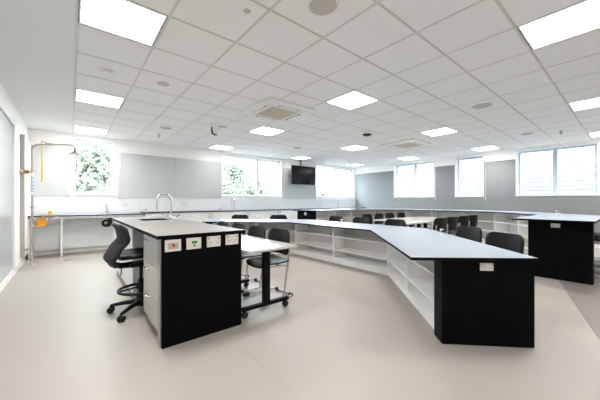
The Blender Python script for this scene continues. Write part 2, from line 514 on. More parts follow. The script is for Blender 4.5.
sprinkler(1.554, 6.93, 'small grey sprinkler head in the ceiling before the back wall pinboard')
sprinkler(8.266, 1.014, 'small grey sprinkler head in the ceiling before the rightmost window')
sprinkler(8.046, 6.87, 'small dark sprinkler head in the ceiling before the third back window')
t = thing('motion_sensor', 'white round motion sensor with a dark underside in the middle of the ceiling', 'sensor', (5.104, 3.807, CZ), 0)
q = MB(); q.lathe([(0.125,0.0),(0.12,-0.03),(0.105,-0.042)], n=24); q.build('base', 'acw', t)
q = MB(); q.lathe([(0.103,-0.040),(0.098,-0.055),(0.06,-0.075),(0.02,-0.08)], n=24); q.build('lens', 'dark', t)
t = thing('security_camera', 'white security camera with a black curved lens hanging from the ceiling at the left', 'camera', (2.212, 5.322, CZ), 0)
q = MB(); q.lathe([(0.10,0.0),(0.10,-0.012),(0.085,-0.018)], n=20); q.build('base', 'acw', t)
q = MB(); q.lathe([(0.082,-0.018),(0.085,-0.10),(0.082,-0.16),(0.06,-0.20),(0.03,-0.215)], n=22); q.build('body', 'acw', t)
q = MB(); dx, dy = -0.93, -0.37
q.tube([(dx*0.080,dy*0.080,-0.075),(dx*0.081,dy*0.081,-0.15),(dx*0.062,dy*0.062,-0.195),(dx*0.02+0.0,dy*0.02-0.01,-0.218),(0.03,-0.02,-0.214)], [0.016,0.021,0.021,0.019,0.014], 10); q.build('lens', 'lens', t)
q = MB(); q.tube([(0.06,-0.04,-0.04),(0.14,-0.10,-0.055),(0.19,-0.14,-0.075)], 0.011, 8); q.build('arm', 'switch', t)
q = MB(); q.lathe([(0.006,-0.02),(0.03,-0.012),(0.03,0.012),(0.006,0.02)], (0.2,-0.15,-0.08), 12); q.build('knob', 'acw', t)

# ------------------------------------------------------------------ television
t = thing('television', 'black flat television hung from a ceiling pole between two back windows', 'television', (6.75, 7.9, 1.79), 0)
q = MB(); q.bbox(-0.575,0.575,0.0,0.05,0,0.69,0.008); q.build('case', 'blackp', t)
box('screen', 'screen', -0.56, 0.56, -0.003, 0.0, 0.02, 0.675, t)
q = MB(); q.tube([(-0.10,0.08,0.30),(-0.10,0.08,0.90)], 0.025, 10); q.build('ceiling_pole', 'blackp', t)
q = MB(); q.bbox(-0.25,0.05,0.05,0.075,0.2,0.5,0.004); q.build('bracket', 'bmetal', t)
q = MB(); q.lathe([(0.08,0.905),(0.08,0.895),(0.03,0.88)], (-0.10,0.08,0), 16); q.build('ceiling_plate', 'blackp', t)

# ------------------------------------------------------------------ outlets and taps
def outlet_part(parent, w, h, loc, rz, kind='double', label=None):
    q = MB(); q.bbox(-w/2,w/2,-0.010,0,-h/2,h/2,0.003)
    o = q.build('power_outlet', 'outlet', parent, loc, rz)
    if label: o['label'] = label
    if kind in ('double', 'plain'):
        for s in (-1, 1):
            q = MB(); q.bbox(s*w*0.24-w*0.15, s*w*0.24+w*0.15, -0.0125,-0.010, -h*0.3, h*0.12, 0.001); q.build('socket_face', 'outlet', o)
            q = MB()
            for dx, a in ((-0.009,0.4),(0.009,-0.4)):
                q.box(s*w*0.24+dx-0.0015, s*w*0.24+dx+0.0015, -0.0132,-0.0125, -h*0.12, -h*0.0)
            q.box(s*w*0.24-0.0015, s*w*0.24+0.0015, -0.0132,-0.0125, -h*0.26, -h*0.16)
            q.build('socket_slot', 'dark', o)
            q = MB(); q.bbox(s*w*0.36-0.007, s*w*0.36+0.007, -0.0145,-0.010, h*0.2, h*0.36, 0.001); q.build('rocker_switch', 'switch', o)
    elif kind == 'stop':
        q = MB(); q.bbox(-w*0.32,w*0.32,-0.013,-0.010,-h*0.28,h*0.22,0.001); q.build('control_plate', 'switch', o)
        q = MB(); q.lathe([(0.011,-0.010),(0.011,-0.02),(0.007,-0.022)], (0.002,0,0.002), 14, axis='y'); q.build('button', 'red', o)
        q = MB(); q.bbox(-0.012,0.014,-0.0135,-0.0125,-h*0.25,-h*0.12,0.0004); q.build('marking', 'orange', o)
    elif kind == 'green':
        q = MB(); q.bbox(-w*0.36,w*0.36,-0.0125,-0.010,-h*0.3,h*0.28,0.001); q.build('control_plate', 'outlet', o)
        q = MB(); q.bbox(-0.02,0.026,-0.016,-0.0125,0.0,h*0.22,0.001); q.build('indicator', 'green', o)
        q = MB(); q.bbox(-0.006,0.010,-0.015,-0.0125,-h*0.25,-h*0.1,0.001); q.build('key_switch', 'dark', o)
    return o

def wall_outlet(x, z, label):
    t = thing('power_outlet', label, 'outlet', (x, YB-0.008, z), 0, 'outlets in the splashback')
    q = MB(); q.bbox(-0.06,0.06,-0.010,0,-0.036,0.036,0.003); q.build('plate', 'outlet', t)
    for s in (-1, 1):
        q = MB(); q.bbox(s*0.028-0.014,s*0.028+0.014,-0.0125,-0.010,-0.02,0.012,0.001); q.build('socket_face', 'outlet', t)
wall_outlet(1.072, 1.092, 'white double outlet on the splashback right of the leftmost window')
wall_outlet(2.51, 1.112, 'white double outlet on the splashback behind the large gooseneck tap')
wall_outlet(4.874, 1.104, 'white double outlet on the splashback below the second window')
wall_outlet(7.891, 1.092, 'white double outlet on the splashback below the third back window')

def gas_tap(x, y, z, rz, label):
    t = thing('gas_tap', label, 'gas tap', (x, y, z), rz, 'small bench gas taps')
    t.scale = (0.8, 0.8, 0.85)
    q = MB(); q.lathe([(0.028,0),(0.026,0.008),(0.013,0.014),(0.012,0.05),(0.018,0.056),(0.018,0.075),(0.01,0.08)], n=14); q.build('body', 'chrome', t)
    for s in (-1, 1):
        q = MB(); q.tube([(0,0,0.062),(s*0.03,-0.012,0.066),(s*0.06,-0.022,0.074)], [0.008,0.007,0.005], 8); nz = q.build('nozzle', 'chrome', t)
        q = MB(); q.bbox(s*0.030-0.012,s*0.030+0.012,-0.016,-0.006,0.074,0.094,0.002); q.build('lever', 'brass' if s > 0 else 'outlet', nz)
    return t

def gooseneck(loc, rz, h, reach, r, name, label, group=None, valve=True):
    t = thing(name, label, 'tap', loc, rz, group)
    q = MB(); q.lathe([(0.03,0),(0.03,0.006),(0.018,0.012),(0.017,0.05),(r*1.2,0.055)], n=16); q.build('base', 'chrome', t)
    a = reach/2
    path = [(0,0,0.05),(0,0,h-a)] + arc((-a,0,h-a), a, 0.15, PI, 12)[0:] + [(-reach,0,h-a-0.10)]
    q = MB(); q.tube(path, r, 10); q.build('spout', 'chrome', t)
    q = MB(); q.lathe([(r*1.3,0),(r*1.35,-0.03)], (-reach,0,h-a-0.09), 12); q.build('aerator', 'chrome', t)
    if valve:
        q = MB(); q.tube([(0,0,0.04),(0.055,-0.01,0.045)], 0.009, 8); v = q.build('valve', 'chrome', t)
        q = MB(); q.bbox(0.05,0.062,-0.03,0.03,0.038,0.056,0.003); q.build('lever', 'chrome', v)
    return t

# ------------------------------------------------------------------ island with sink (near left)
isl = thing('drawer_cabinet', 'white three-drawer island cabinet with a black end panel and four outlet plates', 'cabinet', (0, 0, 0), 0)
isd = thing('door_cabinet', 'white two-door island cabinet beyond the stool recess, under the island sink', 'cabinet', (0, 0, 0), 0)
xa, xb, ya, yb, zt = 0.546, 1.236, 2.356, 5.35, 0.862
box('plinth', 'steel', xa+0.03, xb-0.01, ya+0.11, 3.03, 0, 0.095, isl)
box('plinth', 'steel', xa+0.03, xb-0.01, 3.67, yb-0.03, 0, 0.095, isd)
tag(box('back_panel', 'laminate', xb-0.016, xb, 3.0385, 3.6595, 0.0, zt), 'white panel closing the back of the stool recess of the island', 'panel')
ep = box('end_panel', 'black', xa+0.004, xb, ya, ya+0.022, 0.0, zt, isl); ep['label'] = 'black end panel'
box('end_post', 'steel', xa-0.006, xa+0.03, ya+0.0225, ya+0.10, 0.0, zt, isl)
q = MB()
q.box(xa+0.02, xb, ya+0.10, ya+0.118, 0.1, zt); q.box(xa+0.02, xb, 3.02, 3.038, 0.1, zt); q.box(xb-0.016, xb, ya+0.118, 3.02, 0.1, zt); q.box(xa+0.02, xb-0.016, ya+0.118, 3.02, 0.1, 0.118)
q.build('carcass', 'shelfl', isl)
q = MB()
q.box(xa+0.02, xb, 3.66, 3.678, 0.1, zt); q.box(xa+0.02, xb, yb-0.018, yb, 0.1, zt); q.box(xb-0.016, xb, 3.678, yb-0.018, 0.1, zt); q.box(xa+0.02, xb-0.016, 3.678, yb-0.018, 0.1, 0.118)
q.build('carcass', 'shelfl', isd)
for z0, z1 in ((0.105,0.36),(0.364,0.602),(0.606,0.855)):
    d = box('drawer', 'drawerl', xa-0.002, xa+0.018, ya+0.104, 3.034, z0, z1, isl, 0.0015)
    hz = z1-0.045; y = 2.80
    q = MB(); q.tube([(xa,y-0.055,hz),(xa-0.03,y-0.055,hz),(xa-0.03,y+0.055,hz),(xa,y+0.055,hz)], 0.0055, 8); q.build('handle', 'chrome', d)
for y0, y1 in ((3.664,4.485),(4.489,yb)):
    d = box('door', 'laminate', xa-0.002, xa+0.018, y0, y1, 0.105, 0.855, isd, 0.0015)
    y = y0+0.28
    q = MB(); q.tube([(xa,y,0.70),(xa-0.03,y,0.70),(xa-0.03,y,0.82),(xa,y,0.82)], 0.006, 8); q.build('handle', 'chrome', d)
fy = ya
for x, w_, z, kind, lb in ((0.63,0.122,0.805,'stop','outlet plate with a red emergency button'),(0.794,0.122,0.807,'green','control plate with a green indicator'),
                       (0.966,0.124,0.808,'plain',None),(1.138,0.124,0.810,'plain',None)):
    outlet_part(ep, w_, 0.094, (x, fy, z), 0, kind, lb)
# worktop with sink cut-out
tx0, tx1, ty0, ty1, tz0, tz1 = 0.512, 1.27, 2.338, 5.45, 0.862, 0.890
sx0, sx1, sy0, sy1 = 0.77, 1.13, 4.33, 4.75
it = thing('island_worktop', 'pale stone-coloured island worktop with a sink cut-out and black edge', 'worktop', (0,0,0), 0)
q = MB()
q.box(tx0,tx1,ty0,sy0,tz0,tz1,1,0); q.box(tx0,tx1,sy1,ty1,tz0,tz1,1,0); q.box(tx0,sx0,sy0,sy1,tz0,tz1,1,0); q.box(sx1,tx1,sy0,sy1,tz0,tz1,1,0)
q.build('slab', ['top1','edge'], it)
q = MB(); d = 0.17; e = 0.002
for a in ((sx0+e,sx1-e,sy0+e,sy1-e,tz0-d-0.006,tz0-d),(sx0+e,sx0+e+0.003,sy0+e,sy1-e,tz0-d,tz0),(sx1-e-0.003,sx1-e,sy0+e,sy1-e,tz0-d,tz0),
          (sx0+e+0.003,sx1-e-0.003,sy0+e,sy0+e+0.003,tz0-d,tz0),(sx0+e+0.003,sx1-e-0.003,sy1-e-0.003,sy1-e,tz0-d,tz0)):
    q.box(*a)
sk = q.build('sink_bowl', 'bmetal', isd); sk['label'] = 'dark sink bowl'
q = MB(); q.lathe([(0.035,0.0),(0.035,0.003),(0.02,0.004)], ((sx0+sx1)/2,(sy0+sy1)/2,tz0-d), 16); q.build('drain', 'chrome', sk)
gooseneck((1.205, 4.60, tz1), 0.35, 0.385, 0.235, 0.0125, 'gooseneck_tap', 'tall chrome gooseneck tap over the sink of the near left island')
gas_tap(1.215, 4.33, tz1, 0.4, 'small chrome gas tap on the near left island beside the gooseneck tap')

# ------------------------------------------------------------------ bench rings
def shelf_unit(p0, p1, H, D, zs, label, grp):
    L = math.hypot(p1[0]-p0[0], p1[1]-p0[1])
    t = thing('shelf_unit', label, 'shelf', (p0[0], p0[1], 0), math.atan2(p1[1]-p0[1], p1[0]-p0[0]), grp)
    k = 0.014; pl = 0.085; L -= 0.002
    box('plinth', 'shelfl', 0.001, L, 0.012, D-0.02, 0, pl, t)
    box('side_panel', 'shelfl', 0.001, k, 0, D, pl, H, t); box('side_panel', 'shelfl', L-k, L, 0, D, pl, H, t)
    box('back_panel', 'shelfb', k, L-k, D-0.012, D, pl, H, t)
    box('base_shelf', 'shelfl', k, L-k, 0, D-0.012, pl, pl+0.018, t)
    box('top_rail', 'shelfl', k, L-k, 0.02, D-0.012, H-0.016, H, t)
    for z in zs: box('shelf', 'shelfl', k, L-k, 0.004, D-0.012, z-0.018, z, t)
    q = MB()
    for x in (k, L-k):
        s = 0.0012 if x == k else -0.0012
        for yy in (0.05, D-0.07):
            for n in range(8):
                z = pl+0.10+n*0.062
                if z < H-0.05: q.box(min(x,x+s), max(x,x+s), yy-0.003, yy+0.003, z-0.003, z+0.003)
    pg = q.build('peg_hole', 'switch', t); pg['kind'] = 'stuff'
    return t
def lerp(a, b, f): return (a[0]+(b[0]-a[0])*f, a[1]+(b[1]-a[1])*f)

q = MB(); z = 0.698
inner = [(2.05,1.11),(3.54,2.57),(3.54,4.61),(2.19,5.96),(2.862,6.632),(4.46,5.03),(4.46,2.147),(2.775,0.468)]
q.prism(inner, z, 0.720, 1, 0)
tag(q.build('worktop', ['top2','edge']), 'low white C-shaped worktop with a black edge in the middle of the room', 'worktop')
HI = z
fI = [(2.452,1.092),(3.81,2.45),(3.81,4.74),(2.452+0.02,8.55-2.472)]
gi = 'open shelf units under the low inner bench'
m1 = lerp(fI[1], fI[0], 1-0.465)
shelf_unit(fI[1], m1, HI, 0.35, (0.505,0.255), 'open shelf unit of the low bench, angled, right of the inner front corner', gi)
shelf_unit(m1, fI[0], HI, 0.35, (0.505,0.255), 'open shelf unit of the low bench, angled, next to its black front end', gi)
m2 = lerp(fI[1], fI[2], 0.51)
shelf_unit(m2, fI[1], HI, 0.35, (0.505,0.255), 'open shelf unit of the low bench, straight part, nearer half', gi)
shelf_unit(fI[2], m2, HI, 0.35, (0.505,0.255), 'open shelf unit of the low bench, straight part, farther half', gi)
m3 = lerp(fI[2], fI[3], 0.5)
shelf_unit(m3, fI[2], HI, 0.35, (0.505,0.255), 'open shelf unit of the low bench, far angled arm, beside the far inner corner', gi)
shelf_unit(fI[3], m3, HI, 0.35, (0.505,0.255), 'open shelf unit of the low bench, far angled arm, at its far tip', gi)

def bench_end(loc, rz, L, wd, H, label, grp, sock):
    # local x along the arm (0 = open end), local y outward
    t = thing('bench_end', label, 'bench end', loc, rz, grp)
    e = box('end_panel', 'black', 0, 0.022, 0, wd, 0, H, t)
    box('inner_side', 'black', 0.0225, L-0.002, 0.0, 0.02, 0, H, t)
    box('outer_side', 'black', 0.0225, L-0.002, wd-0.02, wd, 0, H, t)
    box('rear_panel', 'black', L-0.02, L-0.002, 0.0205, wd-0.0205, 0, H, t)
    if sock is not None:
        y, zz, ww, hh = sock
        outlet_part(e, ww, hh, (0, y, zz), -PI/2, 'double', 'pale double power outlet')
    return t
ge = 'black end pedestals of the benches'
# arm axis of the near inner arm is (0.707,0.707), outward is (0.707,-0.707): mirror by building with y reversed
def bench_end_m(loc, ang, L, wd, H, label, sock):
    # local x along the arm, outward = -y
    t = thing('bench_end', label, 'bench end', loc, ang, ge)
    e = box('end_panel', 'black', 0, 0.022, -wd, 0, 0, H, t)
    box('inner_side', 'black', 0.0225, L-0.002, -0.02, 0, 0, H, t)
    box('outer_side', 'black', 0.0225, L-0.002, -wd, -wd+0.02, 0, H, t)
    box('rear_panel', 'black', L-0.02, L-0.002, -wd+0.0205, -0.0205, 0, H, t)
    if sock is not None:
        y, zz, ww, hh = sock
        outlet_part(e, ww, hh, (0, -y, zz), -PI/2, 'double', 'pale double power outlet')
    return t
bench_end_m((2.321,0.993,0), PI/4, 0.165, 0.70, HI, 'black bench end pedestal with a white outlet at the near end of the low bench', (0.34,0.635,0.10,0.062))
bench_end((fI[3][0]-0.122, fI[3][1]+0.122, 0), -PI/4, 0.165, 0.66, HI, 'black bench end pedestal at the far left tip of the low bench', ge, None)

# outer, taller ring
HO = 0.865
outer = [(5.40,1.24),(7.30,1.24),(8.50,2.44),(8.50,4.74),(7.30,5.94),(5.40,5.94),(5.40,6.86),(7.68,6.86),(9.42,5.12),(9.42,2.06),(7.68,0.325),(5.385,0.325)]
q = MB(); q.prism(outer, HO, 0.89, 1, 0)
tag(q.build('worktop', ['top2','edge']), 'tall white C-shaped worktop with a black edge around the back and right', 'worktop')
fO = [(5.712,1.06),(7.366,1.06),(8.66,2.354),(8.66,4.826),(7.366,6.12),(5.712,6.12)]
go = 'open shelf units under the tall outer bench'
zo = (0.62,0.36)
names = ['right straight arm','right angled part','part along the window wall','far angled part','far straight arm']
for k in range(5):
    a, b = fO[k+1], fO[k]
    n = 3 if k == 2 else 2
    for s in range(n):
        which = (['farther from its black end','next to its black end'] if k == 0 else ['farther from the right end','nearer the right end'] if k == 1 else
                 ['at its far end','in its middle','at its near end'] if k == 2 else ['left half','right half'] if k == 3 else ['next to its black end','farther from its black end'])[s]
        shelf_unit(lerp(a,b,s/n), lerp(a,b,(s+1)/n), HO, 0.35, zo, 'open shelf unit of the tall bench, %s, %s' % (names[k], which), go)
bench_end_m((5.54,1.06,0), 0, 0.17, 0.704, HO, 'wide black bench end pedestal with an outlet at the right edge of the room', (0.32,0.80,0.105,0.062))
bench_end((5.54,6.12,0), 0, 0.17, 0.70, HO, 'black bench end pedestal in the distance below the television', ge, (0.30,0.78,0.11,0.09))

gas_tap(3.80,1.64,0.72, 0.8, 'small pale gas tap on the near angled arm of the low bench')
gas_tap(4.25,3.80,0.72, 1.6, 'small gas tap on the straight middle part of the low bench')
gas_tap(3.50,5.93,0.72, 2.3, 'small gas tap on the far angled arm of the low bench')
gas_tap(7.9,1.05,0.89, 0.8, 'small gas tap on the tall bench below the rightmost window, farther one')
gas_tap(6.48,0.83,0.89, 0.2, 'small brass and white gas tap on the right-hand arm of the tall bench')

# ------------------------------------------------------------------ wall bench along the back
z0 = 0.868
for k, (x0, x1) in enumerate([(1.40,2.443),(2.447,3.622),(3.626,4.80),(4.804,5.98),(5.984,7.16),(7.164,8.34)]):
    wh = ['first from the left','second from the left, behind the gooseneck tap','third from the left, behind the low bench','fourth from the left','fifth from the left, below the television','last, below the third back window'][k]
    t = thing('base_cabinet', 'white two-door base cabinet under the wall bench, '+wh, 'cabinet', (x0, 7.62, 0), 0, 'base cabinets along the window wall')
    L = x1-x0
    q = MB(); q.box(0,0.018,0.02,0.54,0.1,z0); q.box(L-0.018,L,0.02,0.54,0.1,z0); q.box(0.018,L-0.018,0.52,0.54,0.1,z0); q.box(0.018,L-0.018,0.02,0.52,0.1,0.118); q.box(0.018,L-0.018,0.02,0.52,z0-0.018,z0)
    q.build('carcass', 'laminate', t)
    box('plinth', 'shelfl', 0.0, L, 0.05, 0.5, 0, 0.099, t)
    mid = 1.862-x0 if k == 0 else L/2
    for a, b, hx in ((0.001,mid-0.002,mid-0.045),(mid+0.002,L-0.001,mid+0.045)):
        d = box('door', 'laminate', a, b, 0.0, 0.019, 0.105, z0-0.006, t, 0.0015)
        q = MB(); q.tube([(hx,0,0.70),(hx,-0.03,0.70),(hx,-0.03,0.83),(hx,0,0.83)], 0.0065, 8); q.build('handle', 'steel', d)
q = MB(); q.box(1.39,XR-0.02,7.58,8.165,z0,0.893,1,0)
tag(q.build('worktop', ['top2','edge']), 'long white wall worktop with black edge along the back windows', 'worktop')
# accessible (open) part at the left
q = MB(); q.box(XL+0.051,1.385,7.58,8.165,0.845,0.868,1,0)
ab = thing('worktop', 'slightly lower open wall worktop at the left below the leftmost window', 'worktop', (0,0,0), 0)
q.build('slab', ['top2','edge'], ab)
box('front_rail', 'laminate', XL+0.051, 1.385, 7.62, 7.64, 0.80, 0.8445, ab)
box('support_panel', 'laminate', -0.165, -0.135, 7.66, 8.16, 0.0, 0.8445, ab)
box('support_panel', 'laminate', XL+0.051, XL+0.07, 7.62, 8.16, 0.0, 0.8445, ab)
box('support_panel', 'laminate', 1.355, 1.385, 7.62, 8.16, 0.0, 0.8445, ab)
box('back_panel', 'laminate', XL+0.1, 1.35, 8.10, 8.115, 0.1, 0.8, ab)
q = MB(); q.bbox(0.48,0.88,7.60,7.95,0.778,0.80,0.006); sk = q.build('sink_bowl', 'steel', ab); sk['label'] = 'shallow steel sink bowl'
def tr_(p): return [(x+0.68, y+7.70, z+0.80) for x, y, z in p]
q = MB(); q.tube(tr_([(0.02,0,-0.02),(0.02,0,-0.12),(0.0,0,-0.17),(-0.06,0,-0.20)]), [0.035,0.04,0.045,0.04], 10); q.build('waste_pipe', 'rubber', sk)
q = MB(); q.tube(tr_(arc((-0.06,0,-0.14), 0.062, 0, 2*PI, 20)[:-1]), 0.024, 8, closed=True); q.build('waste_trap', 'rubber', sk)
q = MB(); q.tube(tr_([(0.02,0.0,-0.05),(0.12,-0.05,-0.055)]), 0.016, 8); q.build('valve', 'acw', sk)
q = MB(); q.bbox(0.77,0.85,7.60,7.65,0.72,0.77,0.008); lv = q.build('lever', 'red', sk); lv['label'] = 'red valve lever'
q = MB(); q.lathe([(0.035,-0.012),(0.035,0.0),(0.02,0.008)], (0.905,7.66,0.68), 16, axis='y'); q.build('gauge', 'switch', sk)
box('pipe_cover', 'laminate', 0.81, 1.01, 7.68, 7.9, 0.58, 0.77, ab, 0.006)
gooseneck((0.66,7.98,0.868), -PI/2, 0.25, 0.16, 0.011, 'basin_tap', 'short chrome basin tap on the wall bench below the leftmost window', 'taps on the wall bench')
gooseneck((3.95,7.98,0.893), -PI/2, 0.36, 0.20, 0.011, 'wall_bench_tap', 'chrome tap on the wall bench in front of the second window', 'taps on the wall bench')
gooseneck((8.70,7.98,0.893), -PI/2, 0.40, 0.20, 0.011, 'wall_bench_tap', 'chrome tap on the wall bench in front of the third back window', 'taps on the wall bench')
gas_tap(1.45,7.85,0.893, 0, 'tiny gas tap on the wall bench right beside its step at the left')
gas_tap(3.43,7.85,0.893, 0, 'tiny gas tap on the wall bench left of the second window tap')
gas_tap(7.45,7.85,0.893, 0, 'tiny gas tap on the wall bench below the television')

# blind chain tensioners beside the windows
def blind_chain(x, y, rz, label):
    t = thing('blind_chain', label, 'blind chain', (x, y, 1.22), rz, 'roller blind chains beside the windows')
    q = MB(); q.lathe([(0.022,0),(0.022,-0.02),(0.012,-0.024)], (0,0,0.03), 12, axis='y'); q.build('tensioner', 'outlet', t)
    q = MB(); q.tube([(-0.008,-0.014,0.03),(-0.008,-0.014,1.40)], 0.0025, 5); q.tube([(0.008,-0.014,0.03),(0.008,-0.014,1.40)], 0.0025, 5); q.build('chain', 'outlet', t)
blind_chain(0.95, YB-0.02, 0, 'thin white blind chain right of the leftmost window')
blind_chain(5.99, YB-0.02, 0, 'thin white blind chain right of the second window')
blind_chain(XR-0.02, 4.52, -PI/2, 'thin white blind chain right of the double window near the corner')
blind_chain(XR-0.02, 2.98, -PI/2, 'thin white blind chain right of the single-pane window of the right wall')

# ------------------------------------------------------------------ emergency shower with eyewash
sh = thing('emergency_shower', 'grey pipe emergency shower with a yellow pull rod and eyewash bowl by the left wall', 'shower', (-0.54, 6.98, 0), 0)
AX = Vector((0.85, -0.30, 0)).normalized()
def on(d, z): return (AX.x*d, AX.y*d, z)
ra = 0.11
path = [(0,0,0.02),(0,0,1.0),(0,0,2.09)] + [on(ra-ra*math.cos(a), 2.09+ra*math.sin(a)) for a in (0.3,0.6,0.9,1.2,1.5)] + [on(0.35,2.215), on(0.56,2.225)] + [on(0.56+0.08*math.sin(a), 2.145+0.08*math.cos(a)) for a in (0.4,0.8,1.2,1.57)] + [on(0.64,2.11)]
q = MB(); q.tube(path, 0.017, 10); q.build('riser_pipe', 'pipe', sh)
q = MB(); q.lathe([(0.02,2.115),(0.03,2.10),(0.10,2.062),(0.105,2.052),(0.09,2.048)], on(0.64,0), 22); q.build('shower_head', 'steel', sh)
q = MB(); q.tube([on(0.25,2.215), on(0.14,2.27)], 0.007, 6); q.tube([on(0.2,2.213),on(0.3,2.213)], 0.026, 10); q.build('valve_lever', 'pipe', sh)
q = MB(); q.tube([on(0.14,2.27), on(0.14,1.86)], 0.009, 6); q.tube([on(0.14,1.86), on(0.14,1.53)], 0.013, 6); q.lathe([(0.013,1.535),(0.016,1.525),(0.012,1.515)], on(0.14,0), 10); pr = q.build('pull_rod', 'yellow', sh); pr['label'] = 'yellow pull rod'
q = MB(); q.lathe([(0.02,1.28),(0.0215,1.285),(0.0215,1.675),(0.02,1.68)], n=14); sg = q.build('sign_tube', 'signb', sh)
for k in range(9):
    q = MB(); q.lathe([(0.0222,1.335+k*0.033),(0.0222,1.346+k*0.033+0.006*(k%2))], n=14); q.build('printed_letter', 'blue', sg)
q = MB(); q.tube([(0,0,1.69),(-0.03,0,1.69),(-0.155,0,1.69)], 0.016, 10); q.build('supply_pipe', 'pipe', sh)
q = MB(); q.lathe([(0.03,-0.10),(0.034,-0.09),(0.034,-0.05),(0.026,-0.04)], (0,0,1.69), 14, axis='x'); q.tube([(-0.07,0,1.69),(-0.07,0,1.725),(0.02,-0.01,1.735)], 0.006, 6); q.build('valve', 'brass', sh)
q = MB(); q.lathe([(0.055,-0.158),(0.055,-0.15),(0.03,-0.135),(0.02,-0.12)], (0,0,1.69), 16, axis='x'); q.build('wall_flange', 'pipe', sh)
q = MB(); q.lathe([(0.026,1.03),(0.03,1.04),(0.03,1.06),(0.026,1.07)], n=12); q.build('pipe_joint', 'pipe', sh)
q = MB(); q.lathe([(0.024,0.75),(0.027,0.76),(0.027,0.80),(0.024,0.81)], n=12); q.build('pipe_joint', 'pipe', sh)
bw = (0.245, -0.09)
q = MB(); q.tube([(0,0,0.70),(0.10,-0.03,0.69),(0.19,-0.07,0.72),(0.235,-0.088,0.80),(bw[0],bw[1],0.86)], 0.015, 10); q.build('eyewash_pipe', 'pipe', sh)
q = MB(); q.lathe([(0.03,0.852),(0.09,0.868),(0.155,0.905),(0.16,0.913),(0.15,0.911),(0.09,0.88),(0.02,0.87)], (bw[0],bw[1],0), 26); q.build('eyewash_bowl', 'steel', sh)
q = MB(); q.lathe([(0.022,0.875),(0.025,0.95),(0.03,0.955),(0.03,0.975),(0.015,0.985)], (bw[0],bw[1],0), 14); yc = q.build('eyewash_cap', 'yellow', sh); yc['label'] = 'yellow dust cap'
q = MB(); q.bbox(0.075,0.19,-0.11,-0.103,0.70,0.86,0.003); of = q.build('foot_flag', 'orange', sh); of['label'] = 'orange push flag'
q = MB(); q.tube([(0.13,-0.105,0.855),(0.15,-0.10,0.885),(0.2,-0.09,0.875)], 0.008, 6); q.build('flag_arm', 'pipe', sh)
q = MB(); q.lathe([(0.095,0.0),(0.095,0.008),(0.03,0.014),(0.026,0.06),(0.022,0.08)], n=18); q.lathe([(0.014,0.006),(0.014,0.02)], (0.07,0,0), 8); q.lathe([(0.014,0.006),(0.014,0.02)], (-0.05,-0.05,0), 8); q.build('floor_flange', 'pipe', sh)
q = MB(); q.tube([(0,0,0.30),(-0.07,0.02,0.30),(-0.11,0.03,0.28),(-0.125,0.035,0.24),(-0.125,0.035,0.14)], 0.016, 10); q.build('drain_pipe', 'pipe', sh)

t = thing('floor_drain', 'small flat steel floor drain in front of the emergency shower', 'drain', (-0.04,7.13,0.0), 0)
q = MB(); q.bbox(-0.07,0.07,-0.05,0.05,0.0,0.004,0.001); fr = q.build('frame', 'steel', t)
for k in range(5): box('grate_bar', 'dark', -0.055+k*0.024, -0.043+k*0.024, -0.04, 0.04, 0.004, 0.005, t)

# ------------------------------------------------------------------ chairs
def shell(fn, nu, nv, th):
    """closed shell from fn(u,v) -> point; offset along the local normal"""
    P = [[Vector(fn(-1+2*i/nu, -1+2*j/nv)) for i in range(nu+1)] for j in range(nv+1)]
    N = []
    for j in range(nv+1):
        row = []
        for i in range(nu+1):
            du = P[j][min(i+1,nu)]-P[j][max(i-1,0)]; dv = P[min(j+1,nv)][i]-P[max(j-1,0)][i]
            n = du.cross(dv)
            row.append(n.normalized() if n.length > 1e-9 else Vector((0,0,1)))
        N.append(row)
    A = [p for r in P for p in r]; B = [P[j][i]-N[j][i]*th for j in range(nv+1) for i in range(nu+1)]
    W = nu+1; n0 = len(A); fs = []
    for j in range(nv):
        for i in range(nu):
            a = j*W+i
            fs.append((a,a+1,a+1+W,a+W)); fs.append((n0+a+W,n0+a+1+W,n0+a+1,n0+a))
    rim = [i for i in range(W)] + [j*W+nu for j in range(1,nv+1)] + [nv*W+i for i in range(nu-1,-1,-1)] + [j*W for j in range(nv-1,0,-1)]
    for k in range(len(rim)):
        a, b = rim[k], rim[(k+1)%len(rim)]
        fs.append((b,a,n0+a,n0+b))
    return A+B, fs
def rrect(u, v, a, b, r):
    y = v*b
    ins = abs(y)-(b-r)
    hw = a if ins <= 0 else a-(r-math.sqrt(max(0,r*r-ins*ins)))
    return u*hw, y
def ease(v): return math.copysign(1-(1-abs(v))**1.6, v)

